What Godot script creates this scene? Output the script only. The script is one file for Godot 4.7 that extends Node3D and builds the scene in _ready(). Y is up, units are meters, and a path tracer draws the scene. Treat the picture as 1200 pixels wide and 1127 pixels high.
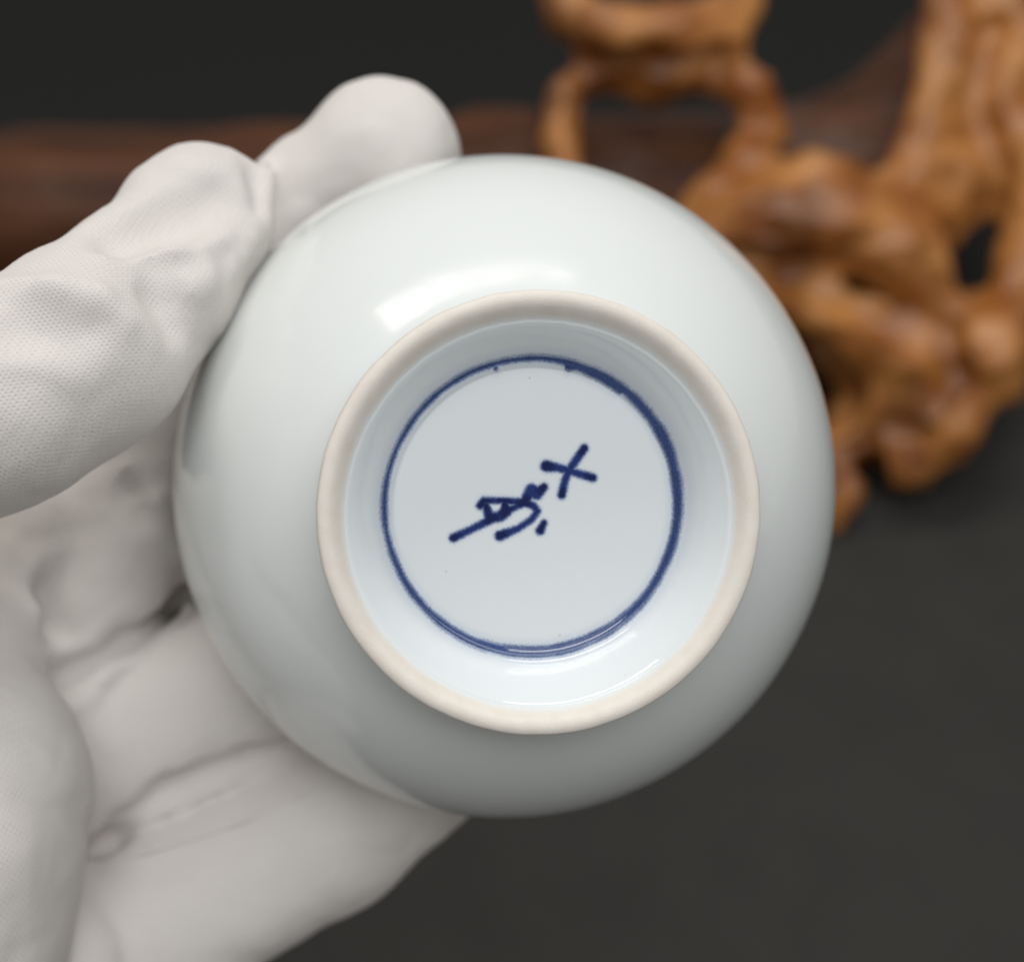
extends Node3D
# A white porcelain bowl held upside down in a gloved hand above a black table, with a log and a root carving behind.
# Lengths in the builders are millimetres; meshes are written in metres.

const FOCAL := 1930.0          # focal length in pixels of a 1200 x 1127 picture
var cam_frame := Transform3D() # the frame in which hand and bowl were measured: x right, y up, z towards the eye
var rng := RandomNumberGenerator.new()


func _ready() -> void:
	rng.seed = 7
	# ---------------------------------------------------------------- camera, light, exposure
	cam_frame = Transform3D(Basis(Vector3.RIGHT, deg_to_rad(-50.0)), Vector3(0, 0.33, 0))
	var camera := Camera3D.new()
	camera.name = "camera"
	var lens := CameraAttributesPhysical.new()
	lens.frustum_focal_length = 12.0 / tan(deg_to_rad(16.28))
	lens.frustum_focus_distance = 0.163
	lens.exposure_aperture = 10.5
	lens.frustum_near = 0.02
	lens.frustum_far = 20.0
	camera.attributes = lens
	camera.fov = 2.0 * rad_to_deg(atan(563.5 / FOCAL))
	camera.near = 0.02
	camera.far = 20.0
	camera.transform = cam_frame
	add_child(camera)

	var env := Environment.new()
	env.background_mode = Environment.BG_COLOR
	env.background_color = Color(0.29, 0.287, 0.280).linear_to_srgb()
	env.tonemap_mode = Environment.TONE_MAPPER_LINEAR
	env.tonemap_exposure = 1.01
	env.sdfgi_enabled = true
	env.ssao_enabled = true
	env.ssil_enabled = true
	var around := WorldEnvironment.new()
	around.name = "environment"
	around.environment = env
	add_child(around)

	area_light("window_light", Vector3(-0.13, 0.925, 0.345), 0.95, Vector2(0.95, 0.17), 0.42, Color(1.0, 0.985, 0.965), 0.10)
	area_light("overhead_fill", Vector3(0.10, 0.42, 0.90), 1.5, Vector2(1.4, 0.9), 1.36, Color(0.985, 0.995, 1.0))  # unseen soft fill from above, added to brighten the base of the bowl

	# ---------------------------------------------------------------- setting, then the things
	build_table()
	build_log()
	build_carving()
	build_bowl()
	build_hand()


# ==================================================================== helpers
func area_light(called: String, towards: Vector3, distance: float, size: Vector2, energy: float, color: Color, lean := 0.0) -> void:
	var l := AreaLight3D.new()
	l.name = called
	l.area_size = size
	l.light_energy = energy
	l.light_color = color
	l.shadow_enabled = true
	l.area_range = 6.0
	var aim := cam_frame * Vector3(0, 0, -0.18)
	var from := cam_frame * (Vector3(0, 0, -0.18) + towards.normalized() * distance)
	add_child(l)
	l.look_at_from_position(from, aim, cam_frame.basis * Vector3(lean, 0, 1))


func at(px: float, py: float, depth: float) -> Vector3:   # a point in the measuring frame, millimetres
	return Vector3((px - 600.0) / FOCAL * depth, -(py - 563.5) / FOCAL * depth, -depth)


func tag(o: Node, label: String, category: String, kind := "") -> void:
	if label:
		o.set_meta("label", label)
	if category:
		o.set_meta("category", category)
	if kind:
		o.set_meta("kind", kind)


func mesh_node(called: String, mesh: Mesh, material: Material, parent: Node = self) -> MeshInstance3D:
	var o := MeshInstance3D.new()
	o.name = called
	o.mesh = mesh
	o.material_override = material
	parent.add_child(o, true)
	return o


func arrays_mesh(v: PackedVector3Array, n: PackedVector3Array, f: PackedInt32Array, uv := PackedVector2Array(), c := PackedColorArray()) -> ArrayMesh:
	var a := []
	a.resize(Mesh.ARRAY_MAX)
	a[Mesh.ARRAY_VERTEX] = v
	a[Mesh.ARRAY_NORMAL] = n
	a[Mesh.ARRAY_INDEX] = f
	if uv.size():
		a[Mesh.ARRAY_TEX_UV] = uv
	if c.size():
		a[Mesh.ARRAY_COLOR] = c
	var m := ArrayMesh.new()
	m.add_surface_from_arrays(Mesh.PRIMITIVE_TRIANGLES, a)
	return m


func noise(freq: float, octaves := 3, salt := 1, ridged := false) -> FastNoiseLite:
	var n := FastNoiseLite.new()
	n.noise_type = FastNoiseLite.TYPE_SIMPLEX_SMOOTH
	n.frequency = freq
	n.seed = salt
	n.fractal_octaves = octaves
	if ridged:
		n.fractal_type = FastNoiseLite.FRACTAL_RIDGED
	return n


func noise_texture(size: int, freq: float, octaves: int, salt: int, from: Color, to: Color) -> NoiseTexture2D:
	var t := NoiseTexture2D.new()
	t.width = size
	t.height = size
	t.seamless = true
	t.noise = noise(freq, octaves, salt)
	var g := Gradient.new()
	g.set_color(0, from)
	g.set_color(1, to)
	t.color_ramp = g
	return t


# ==================================================================== solids from tapered capsules
# A bone is [group, ax, ay, az, ra, bx, by, bz, rb, k]. Bones of one group melt together over k, groups meet over their own k.
class Field:
	var bones: Array[PackedFloat32Array] = []
	var cuts: Array[PackedFloat32Array] = []
	var group_k := {}
	var meet := 1.5

	func chain(group: int, pts: Array, k: float) -> void:
		for i in range(maxi(pts.size() - 1, 1)):
			var a: Array = pts[i]
			var b: Array = pts[mini(i + 1, pts.size() - 1)]
			bones.append(PackedFloat32Array([group, a[0].x, a[0].y, a[0].z, a[1], b[0].x, b[0].y, b[0].z, b[1], k]))

	func cut(pts: Array, k: float) -> void:
		for i in range(pts.size() - 1):
			cuts.append(PackedFloat32Array([0, pts[i][0].x, pts[i][0].y, pts[i][0].z, pts[i][1], pts[i + 1][0].x, pts[i + 1][0].y, pts[i + 1][0].z, pts[i + 1][1], k]))

	static func one(b: PackedFloat32Array, p: Vector3) -> float:
		var a := Vector3(b[1], b[2], b[3])
		var ab := Vector3(b[5], b[6], b[7]) - a
		var h := clampf((p - a).dot(ab) / maxf(ab.length_squared(), 1e-6), 0.0, 1.0)
		return (p - a - ab * h).length() - lerpf(b[4], b[8], h)

	func value(p: Vector3, near: Array, near_cuts: Array) -> float:
		var d := 1e9
		var g := -1.0
		var cur := 1e9
		for b: PackedFloat32Array in near:
			var x := one(b, p)
			if b[0] != g:
				if g >= 0.0:
					d = melt(d, cur, meet)
				g = b[0]
				cur = x
			else:
				cur = melt(cur, x, b[9])
		d = melt(d, cur, meet)
		for b: PackedFloat32Array in near_cuts:
			var x := -one(b, p)
			d = -melt(-d, -x, b[9])
		return d

	static func melt(a: float, b: float, k: float) -> float:
		var h := maxf(k - absf(a - b), 0.0) / k
		return minf(a, b) - h * h * k * 0.25

	func reach(px: float, py: float, from := 140.0, to := 240.0, miss := 212.0) -> float:   # how deep the surface lies along the line of sight through that pixel
		var way := Vector3((px - 600.0) / FOCAL, -(py - 563.5) / FOCAL, -1.0)
		var depth := from
		for i in 120:
			var d := value(way * depth, bones, [])
			if d < 0.02:
				break
			depth += d * 0.9
			if depth > to:
				return miss
		return depth

	var cell := 1.0
	var lo := Vector3.ZERO
	var blocks: Array = []
	var values: Array = []
	const N := 4

	func sample(i: int) -> void:
		var o: Vector3i = blocks[i]
		var base := lo + Vector3(o) * cell * N
		var c := base + Vector3.ONE * cell * N * 0.5
		var half := cell * N * 0.8661
		var near := []
		var ds := PackedFloat32Array()
		var best := 1e9
		for b in bones:
			var x := one(b, c)
			ds.append(x)
			best = minf(best, x)
		if best > half + 4.0 or best < -half - 12.0:
			return
		for j in bones.size():
			if ds[j] < best + 2.0 * half + bones[j][9] + meet:
				near.append(bones[j])
		var near_cuts := []
		for b in cuts:
			if one(b, c) < half + b[9]:
				near_cuts.append(b)
		if absf(value(c, near, near_cuts)) > half * 1.3:
			return
		var out := PackedFloat32Array()
		out.resize((N + 1) * (N + 1) * (N + 1))
		var at := 0
		for z in N + 1:
			for y in N + 1:
				for x in N + 1:
					out[at] = value(base + Vector3(x, y, z) * cell, near, near_cuts)
					at += 1
		values[i] = out

	func surface(size: float) -> Array:   # surface nets: [vertices, indices] in the units of the bones
		cell = size
		lo = Vector3.INF
		var hi := -Vector3.INF
		for b in bones:
			for e in [[Vector3(b[1], b[2], b[3]), b[4]], [Vector3(b[5], b[6], b[7]), b[8]]]:
				lo = lo.min(e[0] - Vector3.ONE * (e[1] + 4.0))
				hi = hi.max(e[0] + Vector3.ONE * (e[1] + 4.0))
		var n := Vector3i(((hi - lo) / (cell * N)).ceil())
		# visit only the blocks near each bone
		var wanted := {}
		for b in bones:
			var a := Vector3(b[1], b[2], b[3])
			var c := Vector3(b[5], b[6], b[7])
			var r := maxf(b[4], b[8]) + 3.0
			var from := Vector3i(((a.min(c) - Vector3.ONE * r - lo) / (cell * N)).floor())
			var to := Vector3i(((a.max(c) + Vector3.ONE * r - lo) / (cell * N)).floor())
			for z in range(maxi(from.z, 0), mini(to.z, n.z) + 1):
				for y in range(maxi(from.y, 0), mini(to.y, n.y) + 1):
					for x in range(maxi(from.x, 0), mini(to.x, n.x) + 1):
						wanted[Vector3i(x, y, z)] = true
		blocks = wanted.keys()
		values.resize(blocks.size())
		var task := WorkerThreadPool.add_group_task(sample, blocks.size())
		WorkerThreadPool.wait_for_group_task_completion(task)
		var verts := PackedVector3Array()
		var ids := {}
		var M := N + 1
		for bi in blocks.size():
			if values[bi] == null:
				continue
			var w: PackedFloat32Array = values[bi]
			var o: Vector3i = blocks[bi] * N
			for z in N:
				for y in N:
					for x in N:
						var i := (z * M + y) * M + x
						var c := [w[i], w[i + 1], w[i + M], w[i + M + 1], w[i + M * M], w[i + M * M + 1], w[i + M * M + M], w[i + M * M + M + 1]]
						var inside := 0
						for v: float in c:
							inside += int(v < 0.0)
						if inside == 0 or inside == 8:
							continue
						var sum := Vector3.ZERO
						var cnt := 0
						for e: Array in [[0, 1], [2, 3], [4, 5], [6, 7], [0, 2], [1, 3], [4, 6], [5, 7], [0, 4], [1, 5], [2, 6], [3, 7]]:
							var va: float = c[e[0]]
							var vb: float = c[e[1]]
							if (va < 0.0) != (vb < 0.0):
								var t := va / (va - vb)
								var pa := Vector3(e[0] & 1, (e[0] >> 1) & 1, e[0] >> 2)
								var pb := Vector3(e[1] & 1, (e[1] >> 1) & 1, e[1] >> 2)
								sum += pa.lerp(pb, t)
								cnt += 1
						ids[Vector3i(o.x + x, o.y + y, o.z + z)] = verts.size()
						verts.append(lo + (Vector3(o.x + x, o.y + y, o.z + z) + sum / cnt) * cell)
		var faces := PackedInt32Array()
		for bi in blocks.size():
			if values[bi] == null:
				continue
			var w: PackedFloat32Array = values[bi]
			var o: Vector3i = blocks[bi] * N
			for z in N:
				for y in N:
					for x in N:
						var i := (z * M + y) * M + x
						var here := w[i] < 0.0
						var q := Vector3i(o.x + x, o.y + y, o.z + z)
						for axis in 3:
							var other: bool = w[i + [1, M, M * M][axis]] < 0.0
							if here == other:
								continue
							var u := Vector3i(0, 1, 0) if axis == 0 else Vector3i(0, 0, 1) if axis == 1 else Vector3i(1, 0, 0)
							var v := Vector3i(0, 0, 1) if axis == 0 else Vector3i(1, 0, 0) if axis == 1 else Vector3i(0, 1, 0)
							var a: int = ids.get(q - u - v, -1)
							var b: int = ids.get(q - v, -1)
							var c: int = ids.get(q, -1)
							var d: int = ids.get(q - u, -1)
							if a < 0 or b < 0 or c < 0 or d < 0:
								continue
							if here:
								faces.append_array([a, c, b, a, d, c])
							else:
								faces.append_array([a, b, c, a, c, d])
		values.clear()
		return [verts, faces]


func smooth_normals(v: PackedVector3Array, f: PackedInt32Array) -> PackedVector3Array:   # for faces that run clockwise
	var n := PackedVector3Array()
	n.resize(v.size())
	for i in range(0, f.size(), 3):
		var c := (v[f[i + 2]] - v[f[i]]).cross(v[f[i + 1]] - v[f[i]])
		n[f[i]] += c
		n[f[i + 1]] += c
		n[f[i + 2]] += c
	for i in n.size():
		n[i] = n[i].normalized()
	return n


func relax(v: PackedVector3Array, f: PackedInt32Array, rounds: int, share: float) -> PackedVector3Array:
	for r in rounds:
		var sum := PackedVector3Array()
		var cnt := PackedInt32Array()
		sum.resize(v.size())
		cnt.resize(v.size())
		for i in range(0, f.size(), 3):
			for k in 3:
				var a := f[i + k]
				var b := f[i + (k + 1) % 3]
				sum[a] += v[b]
				cnt[a] += 1
				sum[b] += v[a]
				cnt[b] += 1
		for i in v.size():
			if cnt[i]:
				v[i] = v[i].lerp(sum[i] / cnt[i], share)
	return v


# ==================================================================== the table
func build_table() -> void:
	var m := StandardMaterial3D.new()
	m.resource_name = "black table"
	m.albedo_color = Color.WHITE
	m.albedo_texture = noise_texture(512, 0.012, 4, 11, Color(0.0255, 0.0247, 0.0224).linear_to_srgb(), Color(0.0315, 0.030, 0.027).linear_to_srgb())
	m.uv1_triplanar = true
	m.uv1_world_triplanar = true
	m.uv1_scale = Vector3.ONE * 6.0
	m.roughness = 0.6
	m.metallic_specular = 0.3
	var box := BoxMesh.new()
	box.size = Vector3(1.6, 0.03, 1.0)
	var t := mesh_node("tabletop", box, m)
	t.position = Vector3(0, -0.015, 0.09)
	var low := BoxMesh.new()
	low.size = Vector3(6, 0.05, 6)
	var dark := StandardMaterial3D.new()
	dark.resource_name = "dark floor"
	dark.albedo_color = Color(0.036, 0.036, 0.035).linear_to_srgb()
	dark.roughness = 0.8
	dark.metallic_specular = 0.2
	var g := mesh_node("floor", low, dark)
	g.position = Vector3(0, -0.76, -1.0)
	tag(g, "dark floor beyond the far edge of the table", "floor", "structure")
	tag(t, "matt black tabletop under the bowl, the log and the root carving", "table", "structure")


# ==================================================================== the log
func build_log() -> void:
	var f := Field.new()
	f.meet = 8.0
	var k := 14.0
	f.chain(0, [[at(-190, 268, 470), 25.0], [at(60, 260, 470), 25.0], [at(320, 253, 471), 25.0], [at(620, 246, 470), 25.5], [at(900, 240, 472), 26.0], [at(1030, 196, 474), 24.0], [at(1130, 80, 480), 20.0], [at(1260, -120, 492), 17.0]], 5.0)
	f.chain(1, [[at(560, 150, 466), 5.0], [at(600, 160, 462), 7.0]], 4.0)
	f.chain(2, [[at(905, 235, 452), 11.0], [at(985, 250, 454), 9.0]], 4.0)
	f.cut([[at(700, 150, 440), 6.0], [at(850, 200, 437), 5.0]], 6.0)
	var s := f.surface(2.0)
	var v: PackedVector3Array = s[0]
	var n := smooth_normals(v, s[1])
	var grain := noise(0.05, 4, 21)
	var tone := noise(0.035, 4, 22)
	var colors := PackedColorArray()
	for i in v.size():
		var p := v[i]
		var g := grain.get_noise_3d(p.x * 0.35, p.y * 2.2, p.z * 2.2)
		v[i] = p + n[i] * g * 0.9
		var t := clampf(0.5 + 0.9 * tone.get_noise_3d(p.x * 0.3, p.y * 2.0, p.z * 2.0) + 0.25 * g, 0.0, 1.0)
		var sheen := smoothstep(0.0, 0.5, tone.get_noise_3d(p.x * 0.6 - 40.0, p.y * 0.9, p.z * 0.9 + 30.0))  # greyish sheen on the right of the log, painted into its colour
		colors.append(Color(0.042, 0.014, 0.006).lerp(Color(0.110, 0.038, 0.013), t).lerp(Color(0.13, 0.092, 0.076), sheen * 0.5 * smoothstep(0.0, 50.0, p.x)))
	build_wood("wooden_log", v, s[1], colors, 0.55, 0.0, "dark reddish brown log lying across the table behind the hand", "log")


func build_wood(called: String, v: PackedVector3Array, faces: PackedInt32Array, colors: PackedColorArray, rough: float, coat: float, label: String, category: String) -> void:
	var n := smooth_normals(v, faces)
	var mid := Vector3.ZERO
	for p in v:
		mid += p
	mid /= v.size()
	var o_frame := Transform3D(cam_frame.basis, cam_frame * (mid * 0.001))
	for i in v.size():
		v[i] = (v[i] - mid) * 0.001
	var m := StandardMaterial3D.new()
	m.resource_name = called
	m.vertex_color_use_as_albedo = true
	m.roughness = rough
	m.metallic_specular = 0.35
	m.clearcoat_enabled = true
	m.clearcoat = coat
	m.clearcoat_roughness = 0.3
	m.heightmap_enabled = true
	m.heightmap_texture = noise_texture(512, 0.02, 5, 23, Color.BLACK, Color.WHITE)
	m.heightmap_scale = 0.06
	m.uv1_triplanar = true
	m.uv1_scale = Vector3(9, 26, 26)
	var o := mesh_node(called, arrays_mesh(v, n, faces, PackedVector2Array(), colors), m)
	o.transform = o_frame
	tag(o, label, category)


# ==================================================================== the root carving
func build_carving() -> void:
	var f := Field.new()
	f.meet = 5.0
	var k := 4.0
	# bowl-like top of the small arch, its shelf and its two legs
	f.chain(0, [[at(640, -40, 436), 5.0], [at(668, 18, 434), 7.5], [at(720, 48, 430), 9.0], [at(790, 48, 428), 9.5], [at(846, 34, 432), 8.5], [at(878, -30, 440), 6.0]], k)
	f.chain(1, [[at(700, 88, 440), 6.5], [at(770, 92, 440), 8.0], [at(840, 86, 440), 6.0]], 5.0)
	f.chain(2, [[at(690, 84, 436), 6.0], [at(660, 108, 434), 5.0], [at(655, 170, 432), 5.0], [at(668, 235, 430), 6.0], [at(720, 300, 430), 8.0]], k)
	f.chain(3, [[at(838, 80, 436), 6.0], [at(884, 104, 434), 6.5], [at(894, 150, 438), 6.0], [at(872, 200, 430), 8.0], [at(840, 236, 426), 8.5], [at(820, 290, 426), 8.0]], k)
	# the trunk that rises at the right
	f.chain(4, [[at(1210, -90, 448), 23.0], [at(1176, 60, 444), 19.0], [at(1140, 170, 438), 17.0], [at(1092, 232, 434), 12.0], [at(1060, 300, 430), 9.0]], 10.0)
	f.chain(5, [[at(1100, -60, 432), 6.0], [at(1112, 60, 428), 7.0], [at(1072, 190, 424), 8.0]], 8.0)
	f.chain(6, [[at(1215, 170, 424), 10.0], [at(1205, 262, 426), 8.0], [at(1196, 330, 424), 7.0], [at(1168, 378, 422), 9.0]], k)
	# the folds in the middle
	f.chain(7, [[at(830, 292, 420), 8.0], [at(900, 262, 416), 10.5], [at(985, 262, 414), 11.0], [at(1058, 292, 414), 9.5], [at(1094, 350, 418), 7.0]], k)
	f.chain(16, [[at(872, 246, 424), 10.0], [at(955, 236, 423), 12.0], [at(1045, 258, 424), 12.0]], 8.0)
	f.chain(8, [[at(880, 318, 424), 7.0], [at(945, 352, 418), 7.5], [at(1010, 388, 414), 8.5], [at(1068, 420, 414), 8.0], [at(1092, 470, 418), 7.0]], 5.0)
	f.chain(9, [[at(975, 412, 434), 7.0], [at(1020, 445, 426), 11.0], [at(1060, 480, 424), 12.0]], 8.0)
	f.chain(10, [[at(1130, 380, 420), 9.0], [at(1160, 418, 414), 11.0], [at(1168, 446, 416), 8.0]], 6.0)
	f.chain(11, [[at(1090, 455, 420), 8.0], [at(1108, 498, 416), 9.5], [at(1068, 540, 418), 9.0]], 6.0)
	f.chain(12, [[at(1012, 490, 432), 7.0], [at(978, 522, 424), 5.5], [at(988, 572, 419), 5.0], [at(978, 616, 418), 3.4]], 5.0)
	f.chain(13, [[at(1020, 500, 428), 7.0], [at(1050, 534, 422), 7.5]], 5.0)
	f.chain(14, [[at(910, 318, 444), 9.0], [at(1010, 380, 442), 14.0], [at(1080, 420, 440), 13.0]], 9.0)
	f.chain(15, [[at(790, 30, 424), 4.5], [at(700, 30, 426), 4.0]], 5.0)
	# grooves and hollows
	f.cut([[at(930, 308, 398), 3.0], [at(1010, 338, 400), 6.0], [at(1070, 372, 402), 5.0]], 5.0)
	f.cut([[at(745, -22, 416), 7.0], [at(800, -24, 416), 6.0]], 5.0)
	f.cut([[at(920, 300, 404), 2.0], [at(1000, 334, 404), 4.0], [at(1080, 372, 408), 3.0], [at(1100, 430, 408), 2.0], [at(1110, 468, 408), 2.0]], 4.0)
	f.cut([[at(930, 370, 405), 2.0], [at(1040, 432, 403), 2.5]], 4.0)
	f.cut([[at(1170, 40, 418), 3.0], [at(1150, 150, 416), 3.0]], 6.0)
	f.cut([[at(900, 235, 398), 3.0], [at(960, 240, 396), 2.5]], 5.0)
	var grooves := [
		[[868, 304, 4.0], [930, 314, 5.5], [1005, 346, 6.5], [1078, 388, 5.5], [1102, 425, 4.0]],
		[[890, 380, 5.0], [950, 425, 7.0], [980, 462, 7.0], [972, 490, 5.0]],
		[[1108, 392, 3.5], [1120, 440, 4.0], [1104, 476, 3.0]], [[1022, 545, 3.5], [1030, 585, 5.0]],
		[[1166, 30, 3.5], [1146, 120, 4.0], [1168, 200, 3.5], [1150, 262, 4.0]], [[690, 72, 3.0], [770, 76, 4.5], [850, 68, 3.5]],
		[[1050, 500, 2.5], [1085, 510, 2.5]],
	]
	var carved := []
	for r: Array in grooves:
		var c := []
		for q: Array in r:
			c.append([at(q[0], q[1], f.reach(q[0], q[1], 370.0, 480.0, 432.0) + 0.15 * q[2]), q[2]])
		carved.append(c)
	for c: Array in carved:
		f.cut(c, 2.5)
	var s := f.surface(1.3)
	var v: PackedVector3Array = s[0]
	var n := smooth_normals(v, s[1])
	var lump := noise(0.04, 2, 31)
	var rib := noise(0.11, 2, 32)
	var fold := noise(0.035, 2, 34, true)
	var tone := noise(0.045, 4, 33)
	var colors := PackedColorArray()
	for i in v.size():
		var p := v[i]
		var g := lump.get_noise_3dv(p)
		var r := rib.get_noise_3dv(p)
		v[i] = p + n[i] * (g * 1.5 + r * 0.3 - 1.5 * fold.get_noise_3d(p.x * 0.6 + p.y * 0.5, p.y * 1.3 - p.x * 0.5, p.z) - 0.6)
		var t := clampf(0.5 + 1.0 * tone.get_noise_3dv(p) + 0.35 * g, 0.0, 1.0)
		var stain := smoothstep(0.05, 0.45, tone.get_noise_3d(p.x * 0.5 + 90.0, p.y * 0.5, p.z * 0.5))
		colors.append(Color(0.23, 0.066, 0.009).lerp(Color(0.52, 0.225, 0.063), t).lerp(Color(0.10, 0.028, 0.006), stain * 0.65))
	build_wood("root_carving", v, s[1], colors, 0.33, 0.4, "knotty orange brown root carving with open loops behind the bowl", "carving")


# ==================================================================== the bowl
func bowl_profile() -> Array:   # [radius, depth below the foot, part]; parts: 0 floor, 1 ring line, 2 wall, 3 foot, 4 body
	var key := [
		[0.0, 6.55, 0], [4.0, 6.57, 0], [8.0, 6.62, 0], [11.2, 6.70, 0], [13.2, 6.78, 0], [14.05, 6.81, 0], [14.32, 6.76, 1], [14.66, 6.46, 1], [14.92, 6.37, 1],
		[15.2, 6.33, 1], [15.48, 6.12, 1], [15.74, 5.80, 1], [16.0, 5.40, 2], [16.6, 4.48, 2], [17.2, 3.66, 2], [17.9, 2.76, 2], [18.5, 2.02, 2], [18.82, 1.68, 2],
		[19.05, 1.54, 3], [19.2, 1.42, 3], [19.5, 1.10, 3], [19.85, 0.68, 3], [20.2, 0.32, 3], [20.5, 0.12, 3], [20.85, 0.03, 3], [21.2, 0.05, 3], [21.52, 0.18, 3], [21.72, 0.42, 3], [21.82, 0.8, 3], [21.82, 1.15, 3],
		[21.84, 1.35, 4], [21.78, 2.0, 4], [21.6, 3.2, 4], [21.4, 4.6, 4], [21.3, 5.6, 4], [21.4, 6.5, 4], [21.9, 7.3, 4], [22.7, 8.1, 4]]
	var R := 39.45
	for i in 16:
		var r := lerpf(24.0, R, sin(PI * 0.5 * (i + 1) / 16.0))
		key.append([r, 40.0 - 38.8 * sqrt(maxf(1.0 - (r / R) ** 2, 0.0)), 4])
	for e in [[39.25, 42.5], [39.1, 45.0], [38.85, 46.4], [38.4, 47.0], [37.8, 47.05], [37.3, 46.5], [37.05, 45.0], [36.9, 40.0], [35.4, 31.0], [32.0, 23.5], [26.0, 17.2], [16.0, 12.4], [7.0, 10.6], [0.0, 10.2]]:
		key.append([e[0], e[1], 4])
	var fine := []
	for i in range(key.size() - 1):
		var p0 := Vector2(key[maxi(i - 1, 0)][0], key[maxi(i - 1, 0)][1])
		var p1 := Vector2(key[i][0], key[i][1])
		var p2 := Vector2(key[i + 1][0], key[i + 1][1])
		var p3 := Vector2(key[mini(i + 2, key.size() - 1)][0], key[mini(i + 2, key.size() - 1)][1])
		for q in 4:
			var t := q / 4.0
			var c := 0.5 * ((2.0 * p1) + (p2 - p0) * t + (2.0 * p0 - 5.0 * p1 + 4.0 * p2 - p3) * t * t + (3.0 * p1 - p0 - 3.0 * p2 + p3) * t * t * t)
			fine.append([maxf(c.x, 0.0), c.y, key[i][2]])
	fine.append([0.0, 10.2, 4])
	return fine


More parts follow.
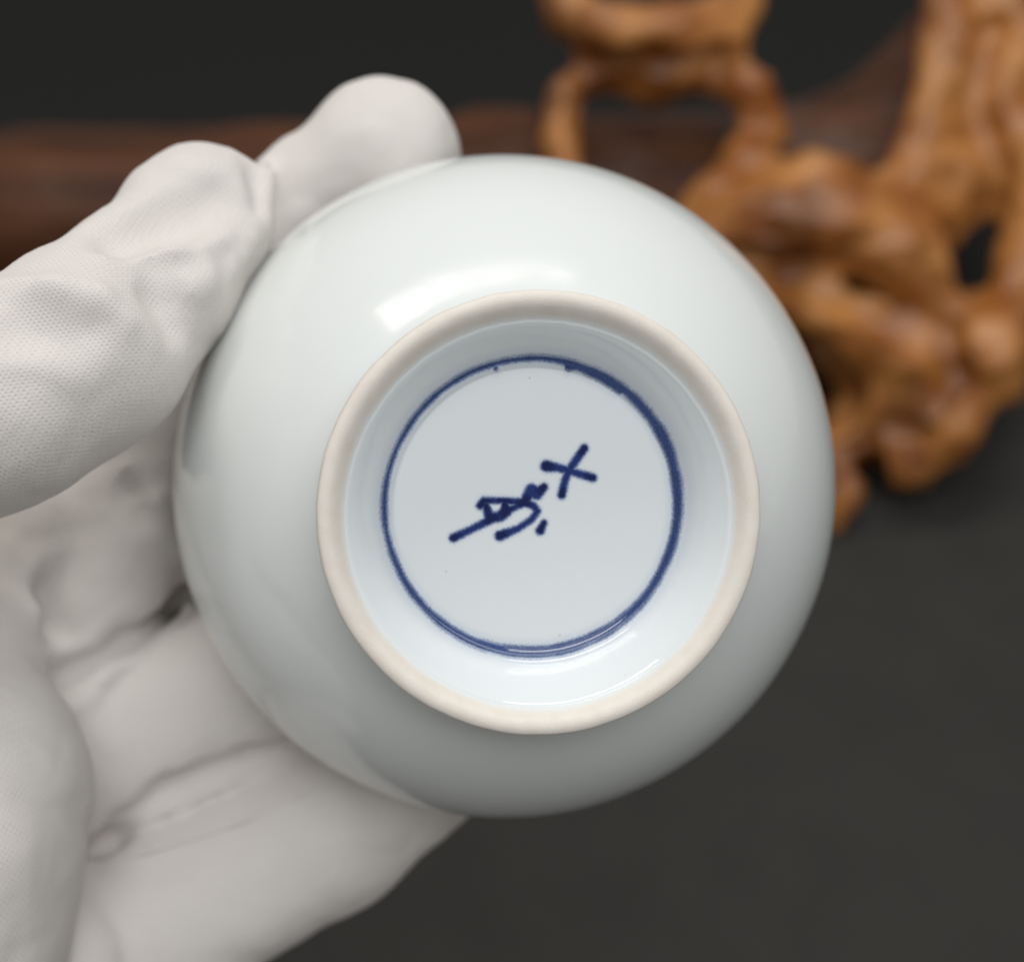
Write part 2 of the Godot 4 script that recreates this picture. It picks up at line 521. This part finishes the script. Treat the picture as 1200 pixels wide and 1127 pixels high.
func build_bowl() -> void:
	var up := Vector3(3.07, -2.20, 32.0).normalized()
	var side := (Vector3.RIGHT - up * up.x).normalized()
	var frame := Transform3D(Basis(side, up, side.cross(up)), Vector3(2.91, -3.32, -160.0))
	var bowl := Node3D.new()
	bowl.name = "porcelain_bowl"
	add_child(bowl)
	bowl.transform = Transform3D(cam_frame.basis * frame.basis, cam_frame * (frame.origin * 0.001))
	tag(bowl, "white glazed porcelain bowl held upside down, blue ring and mark on its base", "bowl")

	var paint := paint_base()
	var glaze := StandardMaterial3D.new()
	glaze.resource_name = "painted glaze"
	glaze.albedo_texture = ImageTexture.create_from_image(paint)
	glaze.roughness = 0.07
	glaze.metallic_specular = 0.5
	glaze.heightmap_enabled = true
	glaze.heightmap_texture = noise_texture(512, 0.03, 3, 41, Color.BLACK, Color.WHITE)
	glaze.heightmap_scale = 0.0012
	glaze.uv1_scale = Vector3.ONE
	var body := StandardMaterial3D.new()
	body.resource_name = "white glaze"
	body.albedo_color = Color(0.892, 0.906, 0.898)
	body.roughness = 0.13
	body.heightmap_enabled = true
	body.heightmap_texture = noise_texture(512, 0.02, 4, 42, Color.BLACK, Color.WHITE)
	body.heightmap_scale = 0.002
	body.uv1_triplanar = true
	body.uv1_scale = Vector3.ONE * 22.0
	var biscuit := StandardMaterial3D.new()
	biscuit.resource_name = "bare clay"
	biscuit.vertex_color_use_as_albedo = true
	biscuit.roughness = 0.75
	biscuit.metallic_specular = 0.3
	biscuit.heightmap_enabled = true
	biscuit.heightmap_texture = noise_texture(512, 0.09, 4, 43, Color.BLACK, Color.WHITE)
	biscuit.heightmap_scale = 0.0024
	biscuit.uv1_triplanar = true
	biscuit.uv1_scale = Vector3.ONE * 90.0

	var line := bowl_profile()
	var count := line.size()
	var nor := []
	for i in count:
		var a: Array = line[maxi(i - 1, 0)]
		var b: Array = line[mini(i + 1, count - 1)]
		var t := Vector2(b[0] - a[0], b[1] - a[1])
		nor.append(Vector2(t.y, t.x).normalized())   # (outward, towards the foot)
	nor[0] = Vector2(0, 1)
	var names := ["base_disc", "ring_line", "recess_wall", "foot_ring", "bowl_body"]
	var mats := [glaze, glaze, glaze, biscuit, body]
	var wob := noise(0.6, 3, 44)
	var tone := noise(1.3, 4, 45)
	const SEG := 360
	for part in 5:
		var first := -1
		var last := -1
		for i in count:
			if line[i][2] == part:
				if first < 0:
					first = i
				last = i
		last = mini(last + 1, count - 1)
		var v := PackedVector3Array()
		var n := PackedVector3Array()
		var uv := PackedVector2Array()
		var col := PackedColorArray()
		var f := PackedInt32Array()
		for i in range(first, last + 1):
			var r0: float = line[i][0]
			var z0: float = line[i][1]
			for s in SEG + 1:
				var th := TAU * s / SEG
				var c := cos(th)
				var d := sin(th)
				var glaze_edge := exp(-((r0 - 18.95) / 0.25) ** 2) * exp(-((z0 - 1.6) / 0.5) ** 2)
				var foot_edge := exp(-((r0 - 21.8) / 0.4) ** 2) * exp(-((z0 - 0.9) / 0.9) ** 2)
				var wander := wob.get_noise_2d(c * 2.2, d * 2.2)
				var r := r0 * (1.0 + 0.0022 * wander) + 0.18 * d * exp(-((r0 - 18.8) / 0.9) ** 2) + glaze_edge * 0.06 * wob.get_noise_2d(c * 14.0, d * 14.0) + foot_edge * 0.10 * wob.get_noise_2d(c * 9.0 + 7.0, d * 9.0)
				v.append(Vector3(c * r, -z0 + 0.05 * wander, d * r) * 0.001)
				n.append(Vector3(c * nor[i].x, nor[i].y, d * nor[i].x))
				uv.append(Vector2(0.5 + c * r / 40.0, 0.5 + d * r / 40.0))
				if part == 3:
					var t := clampf(0.5 + 0.8 * tone.get_noise_3d(c * 7.0, d * 7.0, r0 * 0.4), 0.0, 1.0)
					var warm := clampf((20.1 - r0) / 0.8, 0.0, 1.0)
					var ink := Color(0.775, 0.71, 0.635).lerp(Color(0.82, 0.77, 0.71), t).lerp(Color(0.72, 0.64, 0.53), warm * 0.35)
					ink = ink.lerp(Color(0.775, 0.80, 0.80), smoothstep(19.75 + 0.25 * wander, 19.05, r0))
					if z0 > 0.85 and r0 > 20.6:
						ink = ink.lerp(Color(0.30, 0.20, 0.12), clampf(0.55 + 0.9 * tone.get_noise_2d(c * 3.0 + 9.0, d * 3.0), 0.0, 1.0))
					col.append(ink)
		var W := SEG + 1
		for i in last - first:
			for s in SEG:
				var a := i * W + s
				f.append_array([a, a + W, a + 1, a + 1, a + W, a + W + 1])
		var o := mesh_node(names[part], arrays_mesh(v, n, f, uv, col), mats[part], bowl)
		if part == 1:
			o.set_meta("label", "dark blue painted ring line round the base")
		elif part == 0:
			o.set_meta("label", "glossy base disc with a brushed blue character mark")
		elif part == 3:
			o.set_meta("label", "unglazed cream foot ring")


func paint_base() -> Image:   # underglaze painting, 40 mm square round the middle of the base
	const S := 1024
	var white := Color(0.895, 0.915, 0.922)
	var im := Image.create(S, S, false, Image.FORMAT_RGB8)
	im.fill(white)
	var ink := Color(0.08, 0.19, 0.50)
	var deep := Color(0.03, 0.08, 0.27)
	var grain := noise(0.35, 3, 51)
	var flow := noise(0.9, 3, 52)
	var strokes := [
		[Vector3(1.69, -4.08, 0.53), Vector3(2.87, -3.91, 0.38), Vector3(3.98, -3.59, 0.34), Vector3(6.43, -2.86, 0.38)],
		[Vector3(5.55, -5.85, 0.38), Vector3(3.98, -3.59, 0.38), Vector3(3.58, -2.57, 0.34), Vector3(3.27, -1.16, 0.39)],
		[Vector3(-4.99, -0.14, 0.38), Vector3(-4.67, -0.61, 0.34), Vector3(-2.79, -0.62, 0.28), Vector3(-0.59, -0.41, 0.38)],
		[Vector3(-0.59, -0.41, 0.41), Vector3(0.19, -1.66, 0.58), Vector3(0.72, -1.28, 0.56), Vector3(1.45, -1.96, 0.36)],
		[Vector3(-4.44, -0.14, 0.32), Vector3(-4.05, 1.12, 0.50), Vector3(-2.95, 0.98, 0.48), Vector3(-2.40, 0.43, 0.56), Vector3(-2.56, -0.43, 0.31)],
		[Vector3(-2.40, 0.43, 0.38), Vector3(-1.54, 0.08, 0.31), Vector3(-0.59, -0.41, 0.38)],
		[Vector3(-3.89, 1.28, 0.38), Vector3(-5.93, 2.28, 0.33), Vector3(-7.73, 3.12, 0.39)],
		[Vector3(-0.59, -0.41, 0.38), Vector3(0.35, -0.09, 0.34), Vector3(0.80, 0.47, 0.31), Vector3(0.20, 1.33, 0.30), Vector3(-1.22, 2.26, 0.31), Vector3(-3.03, 2.94, 0.47)],
		[Vector3(1.46, 1.66, 0.28), Vector3(1.07, 2.44, 0.42)],
	]
	var px := 40.0 / S
	# the mark
	for y in range(int((-7.2 + 20.0) / px), int((4.6 + 20.0) / px)):
		for x in range(int((-9.2 + 20.0) / px), int((7.8 + 20.0) / px)):
			var p := Vector2(x + 0.5, y + 0.5) * px - Vector2(19.5, 19.7)
			var d := 9.0
			var pool := 0.0
			for s: Array in strokes:
				for i in s.size() - 1:
					var a := Vector2(s[i].x, s[i].y)
					var ab := Vector2(s[i + 1].x, s[i + 1].y) - a
					var h := clampf((p - a).dot(ab) / ab.length_squared(), 0.0, 1.0)
					var e := (p - a - ab * h).length() - lerpf(s[i].z, s[i + 1].z, h) * 1.08
					d = minf(d, e)
				for q: Vector3 in [s[0], s[-1]]:
					pool = maxf(pool, 1.15 - (p - Vector2(q.x, q.y)).length() / 0.9)
			if d < 0.5:
				d += 0.07 * grain.get_noise_2d(x * 0.25, y * 0.25)
				var cover := smoothstep(0.23, -0.26, d)
				var halo := 0.17 * smoothstep(0.5, 0.0, d)
				var body := clampf(0.58 + 0.45 * grain.get_noise_2d(x * 0.5, y * 0.5) + 0.75 * clampf(pool, 0.0, 1.0), 0.0, 1.0)
				var c := white.lerp(Color(0.35, 0.45, 0.72), halo)
				im.set_pixel(x, y, c.lerp(ink.lerp(deep, body * 0.8), cover * (0.84 + 0.16 * body)))
	# the ring line: thin on the left, broad on the right
	for y in range(int((-18.0 + 20.0) / px), int((18.0 + 20.0) / px)):
		for x in range(int((-18.0 + 20.0) / px), int((18.0 + 20.0) / px)):
			var p := Vector2(x + 0.5, y + 0.5) * px - Vector2(19.75, 19.7)
			var r := p.length()
			if r < 12.9 or r > 17.0:
				continue
			var th := atan2(p.y, p.x)
			var right := exp(-((th + 0.42) / 0.75) ** 2)
			var low := exp(-((th - 1.45) / 0.8) ** 2)
			var mid := 14.86 + 0.10 * flow.get_noise_2d(cos(th) * 2.0, sin(th) * 2.0) + 0.12 * right
			var half := 0.26 + 0.19 * right + 0.24 * low + 0.08 * flow.get_noise_2d(cos(th) * 5.0 + 3.0, sin(th) * 5.0)
			# where the brush was set down and lifted
			var knot := exp(-((th + 1.31) / 0.035) ** 2)
			if th > -1.34 and th < -0.9:
				half += 0.10
				mid -= 0.10
			mid -= 0.15 * knot
			half += 0.12 * knot
			var dot := (p - Vector2(-3.7, -13.95)).length() - 0.22
			var d := minf((r - mid) * 0.84 - half if r > mid else mid - r - half, dot)
			if d > 1.1:
				continue
			d += 0.10 * grain.get_noise_2d(x * 0.35, y * 0.35)
			var cover := smoothstep(0.30, -0.30, d)
			var halo := 0.15 * smoothstep(1.1, 0.0, d)
			var body := clampf(0.5 + 1.3 * grain.get_noise_2d(x * 0.8, y * 0.8) - 0.25 * low, 0.0, 1.0)
			var c := white.lerp(Color(0.46, 0.54, 0.74), halo)
			im.set_pixel(x, y, c.lerp(Color(0.12, 0.22, 0.45).lerp(deep, body * 0.8), cover * (0.76 + 0.2 * body)))
	# a few iron specks
	for q in [Vector2(-0.5, -13.3), Vector2(2.6, 12.9), Vector2(-9.0, 6.2)]:
		for y in range(-4, 5):
			for x in range(-4, 5):
				var d := Vector2(x, y).length()
				if d < 3.0:
					var at_px := Vector2i(((q + Vector2(20, 20)) / px).round()) + Vector2i(x, y)
					im.set_pixelv(at_px, im.get_pixelv(at_px).lerp(Color(0.35, 0.33, 0.30), 0.5 * (1.0 - d / 3.0)))
	return im


# ==================================================================== the gloved hand
func build_hand() -> void:
	var f := Field.new()
	f.meet = 1.0
	# thumb, lying along the side of the bowl
	f.chain(0, [[at(-330, 620, 186), 13.5], [at(-160, 540, 176), 11.6], [at(0, 468, 172), 11.0], [at(95, 408, 175), 10.6], [at(170, 343, 181), 9.1], [at(228, 264, 188), 8.2], [at(243, 248, 190), 7.8]], 3.0)
	# index finger, reaching round behind the rim
	f.chain(1, [[at(60, 800, 210), 11.0], [at(150, 600, 214), 10.0], [at(290, 305, 212), 8.8], [at(370, 222, 211), 7.2], [at(445, 176, 210), 8.7], [at(462, 180, 210), 8.8]], 2.5)
	# middle finger
	f.chain(2, [[at(-120, 790, 209), 11.0], [at(40, 712, 215), 10.0], [at(200, 622, 220), 9.6], [at(380, 505, 220), 9.0], [at(480, 440, 216), 8.4]], 2.5)
	# ring finger
	f.chain(3, [[at(-60, 965, 208), 11.5], [at(105, 890, 212), 11.3], [at(285, 806, 214), 11.2], [at(450, 710, 216), 10.0], [at(560, 640, 216), 9.0]], 2.5)
	# little finger
	f.chain(4, [[at(-30, 1180, 205), 12.5], [at(190, 1078, 209), 11.8], [at(380, 974, 212), 10.5], [at(485, 900, 214), 9.2], [at(560, 830, 215), 7.6]], 2.5)
	# palm: the pad below the fingers, the ball of the thumb and the heel
	f.chain(5, [[at(-50, 912, 190), 14.8], [at(-75, 980, 188), 15.6], [at(-110, 1060, 187), 17.0], [at(-140, 1300, 187), 19.0]], 5.0)
	f.chain(5, [[at(-90, 860, 196), 12.0], [at(-60, 780, 198), 10.0], [at(-30, 740, 200), 8.4]], 5.0)
	f.chain(6, [[at(-340, 760, 200), 17.0], [at(-330, 1000, 203), 19.0], [at(-300, 1280, 203), 19.0]], 10.0)
	f.chain(6, [[at(-330, 960, 202), 19.0], [at(-620, 1060, 208), 20.0], [at(-1000, 1220, 218), 23.0]], 12.0)
	f.chain(7, [[at(62, 1050, 202), 6.0], [at(80, 1120, 199), 7.0], [at(90, 1260, 197), 9.0]], 4.0)
	f.chain(8, [[at(-120, 900, 206), 12.0], [at(-60, 1150, 206), 13.0], [at(20, 1290, 206), 12.0]], 8.0)
	f.chain(15, [[at(-160, 660, 204), 13.0], [at(-40, 690, 206), 11.0], [at(30, 640, 210), 9.5], [at(100, 620, 214), 9.0]], 5.0)
	# loose cloth, laid on that surface: ridges first
	var ridges := [
		[[10, 640, 1.4], [33, 673, 1.3], [41, 717, 1.2], [60, 755, 1.1], [87, 768, 1.1], [120, 759, 0.9]],
		[[96, 802, 1.2], [150, 765, 1.5], [215, 715, 1.5], [250, 690, 1.4]],
		[[140, 968, 1.4], [200, 938, 1.6], [300, 898, 1.6], [400, 866, 1.4]],
		[[150, 548, 1.2], [180, 590, 1.2], [212, 640, 1.2], [235, 690, 1.0]],
		[[127, 295, 1.6], [200, 288, 1.7], [262, 280, 1.3]], [[222, 340, 2.0], [238, 330, 2.0]],
		[[-20, 340, 1.6], [60, 340, 1.6], [116, 353, 1.6], [147, 379, 1.4]],
		[[306, 192, 0.9], [312, 210, 1.1], [305, 255, 1.1], [268, 318, 1.1]],
	]
	var dents := [
		[[140, 262, 3.2, 1.6], [205, 242, 3.4, 1.8], [262, 228, 2.6, 1.2]], [[300, 200, 0.7, 0.2], [303, 245, 0.7, 0.2]],
		[[186, 316, 1.4, 0.5], [197, 350, 1.6, 0.7], [209, 385, 1.4, 0.5]], [[20, 378, 2.6, 1.6], [90, 386, 2.6, 1.6]],
		[[72, 796, 1.7, -0.8], [84, 794, 1.8, -0.8], [98, 786, 1.2, -0.3]], [[116, 992, 1.5, -0.7], [127, 985, 1.6, -0.7], [140, 972, 1.1, -0.2]], [[150, 575, 1.6, 0.5], [168, 606, 1.2, 0.4]],
		[[50, 690, 1.2, 0.5], [62, 730, 1.2, 0.4], [84, 752, 1.0, 0.4]], 		[[140, 962, 1.1, -0.3], [196, 926, 1.2, -0.4], [296, 887, 1.2, -0.4], [352, 868, 1.2, -0.4]], [[96, 788, 1.1, -0.3], [146, 753, 1.2, -0.4], [213, 704, 1.3, -0.5], [240, 688, 1.3, -0.5]],
	]
	var laid := []
	for r: Array in ridges:
		var c := []
		for q: Array in r:
			c.append([at(q[0], q[1], f.reach(q[0], q[1]) + 0.55 * q[2]), q[2]])
		laid.append(c)
	var pressed := []
	for r: Array in dents:
		var c := []
		for q: Array in r:
			c.append([at(q[0], q[1], f.reach(q[0], q[1]) - q[3]), q[2]])
		pressed.append(c)
	for i in laid.size():
		f.chain(20 + i, laid[i], 1.5)
	for c: Array in pressed:
		f.cut(c, 2.2)
	var s := f.surface(0.85)
	var v: PackedVector3Array = relax(s[0], s[1], 2, 0.5)
	var n := smooth_normals(v, s[1])
	var fold := noise(0.045, 2, 61)
	var small := noise(0.13, 3, 62)
	var crease := noise(0.05, 2, 63, true)
	for i in v.size():
		var p := v[i]
		v[i] = p + n[i] * (0.55 * fold.get_noise_3dv(p) + 0.16 * small.get_noise_3dv(p) - 0.45 * maxf(crease.get_noise_3d(p.x * 0.6 + p.y * 0.9, p.y * 0.5 - p.x * 0.7, p.z * 0.7) - 0.25, 0.0))
	n = smooth_normals(v, s[1])
	var roll := Basis(Vector3.BACK, deg_to_rad(9.0))
	var mid := at(40, 760, 200)
	var frame := Transform3D(cam_frame.basis * roll, cam_frame * (mid * 0.001))
	for i in v.size():
		v[i] = roll.inverse() * (v[i] - mid) * 0.001
		n[i] = roll.inverse() * n[i]
	var hand := Node3D.new()
	hand.name = "gloved_hand"
	add_child(hand)
	hand.transform = frame
	tag(hand, "hand in a thin white knitted glove holding the bowl from the left", "hand")
	var m := StandardMaterial3D.new()
	m.resource_name = "white knit"
	var knit := knit_images()
	m.albedo_color = Color(0.865, 0.842, 0.83)
	m.albedo_texture = ImageTexture.create_from_image(knit[0])
	m.heightmap_enabled = true
	m.heightmap_texture = ImageTexture.create_from_image(knit[1])
	m.heightmap_scale = 0.006
	m.uv1_triplanar = true
	m.uv1_scale = Vector3.ONE * (1000.0 / 10.7)
	m.roughness = 0.9
	m.metallic_specular = 0.25
	m.rim_enabled = true
	m.rim = 0.35
	m.rim_tint = 0.6
	mesh_node("glove", arrays_mesh(v, n, s[1]), m, hand)
	# the stitched seam along the little finger
	var run := []
	for i in 25:
		var t := i / 24.0
		var x := lerpf(150.0, 440.0, t)
		var y := 1004.0 - 107.0 * t + 12.0 * sin(t * PI) - 6.0 * t
		run.append(roll.inverse() * (at(x, y, f.reach(x, y) - 0.05) - mid) * 0.001)
	mesh_node("seam", tube(run, 0.00025), m, hand).set_meta("label", "stitched seam along the little finger")


func tube(run: Array, radius: float) -> ArrayMesh:
	var v := PackedVector3Array()
	var n := PackedVector3Array()
	var f := PackedInt32Array()
	for i in run.size():
		var t: Vector3 = (run[mini(i + 1, run.size() - 1)] - run[maxi(i - 1, 0)]).normalized()
		var a := t.cross(Vector3.BACK).normalized()
		var b := a.cross(t)
		for k in 8:
			var d := a * cos(TAU * k / 8) + b * sin(TAU * k / 8)
			v.append(run[i] + d * radius)
			n.append(d)
			if i:
				var p := (i - 1) * 8 + k
				var q := (i - 1) * 8 + (k + 1) % 8
				f.append_array([p, q, p + 8, q, q + 8, p + 8])
	return arrays_mesh(v, n, f)


func knit_images() -> Array:   # 20 x 30 staggered stitches on a 10.7 mm square: colour, relief
	const S := 512
	var color := Image.create(S, S, false, Image.FORMAT_RGB8)
	var relief := Image.create(S, S, false, Image.FORMAT_L8)
	for y in S:
		for x in S:
			var row := floori(y * 30.0 / S)
			var u := fposmod(x * 20.0 / S + (0.5 if row % 2 else 0.0), 1.0) - 0.5
			var w := fposmod(y * 30.0 / S, 1.0) - 0.5
			var hole := clampf(1.0 - Vector2(u * 2.6, w * 2.4).length(), 0.0, 1.0)
			var h := 0.75 + 0.2 * cos(w * TAU) * 0.5 - 0.75 * smoothstep(0.0, 0.8, hole)
			relief.set_pixel(x, y, Color(h, h, h))
			var c := 1.0 - 0.07 * smoothstep(0.0, 0.7, hole)
			color.set_pixel(x, y, Color(c, c, c * 0.995))
	return [color, relief]
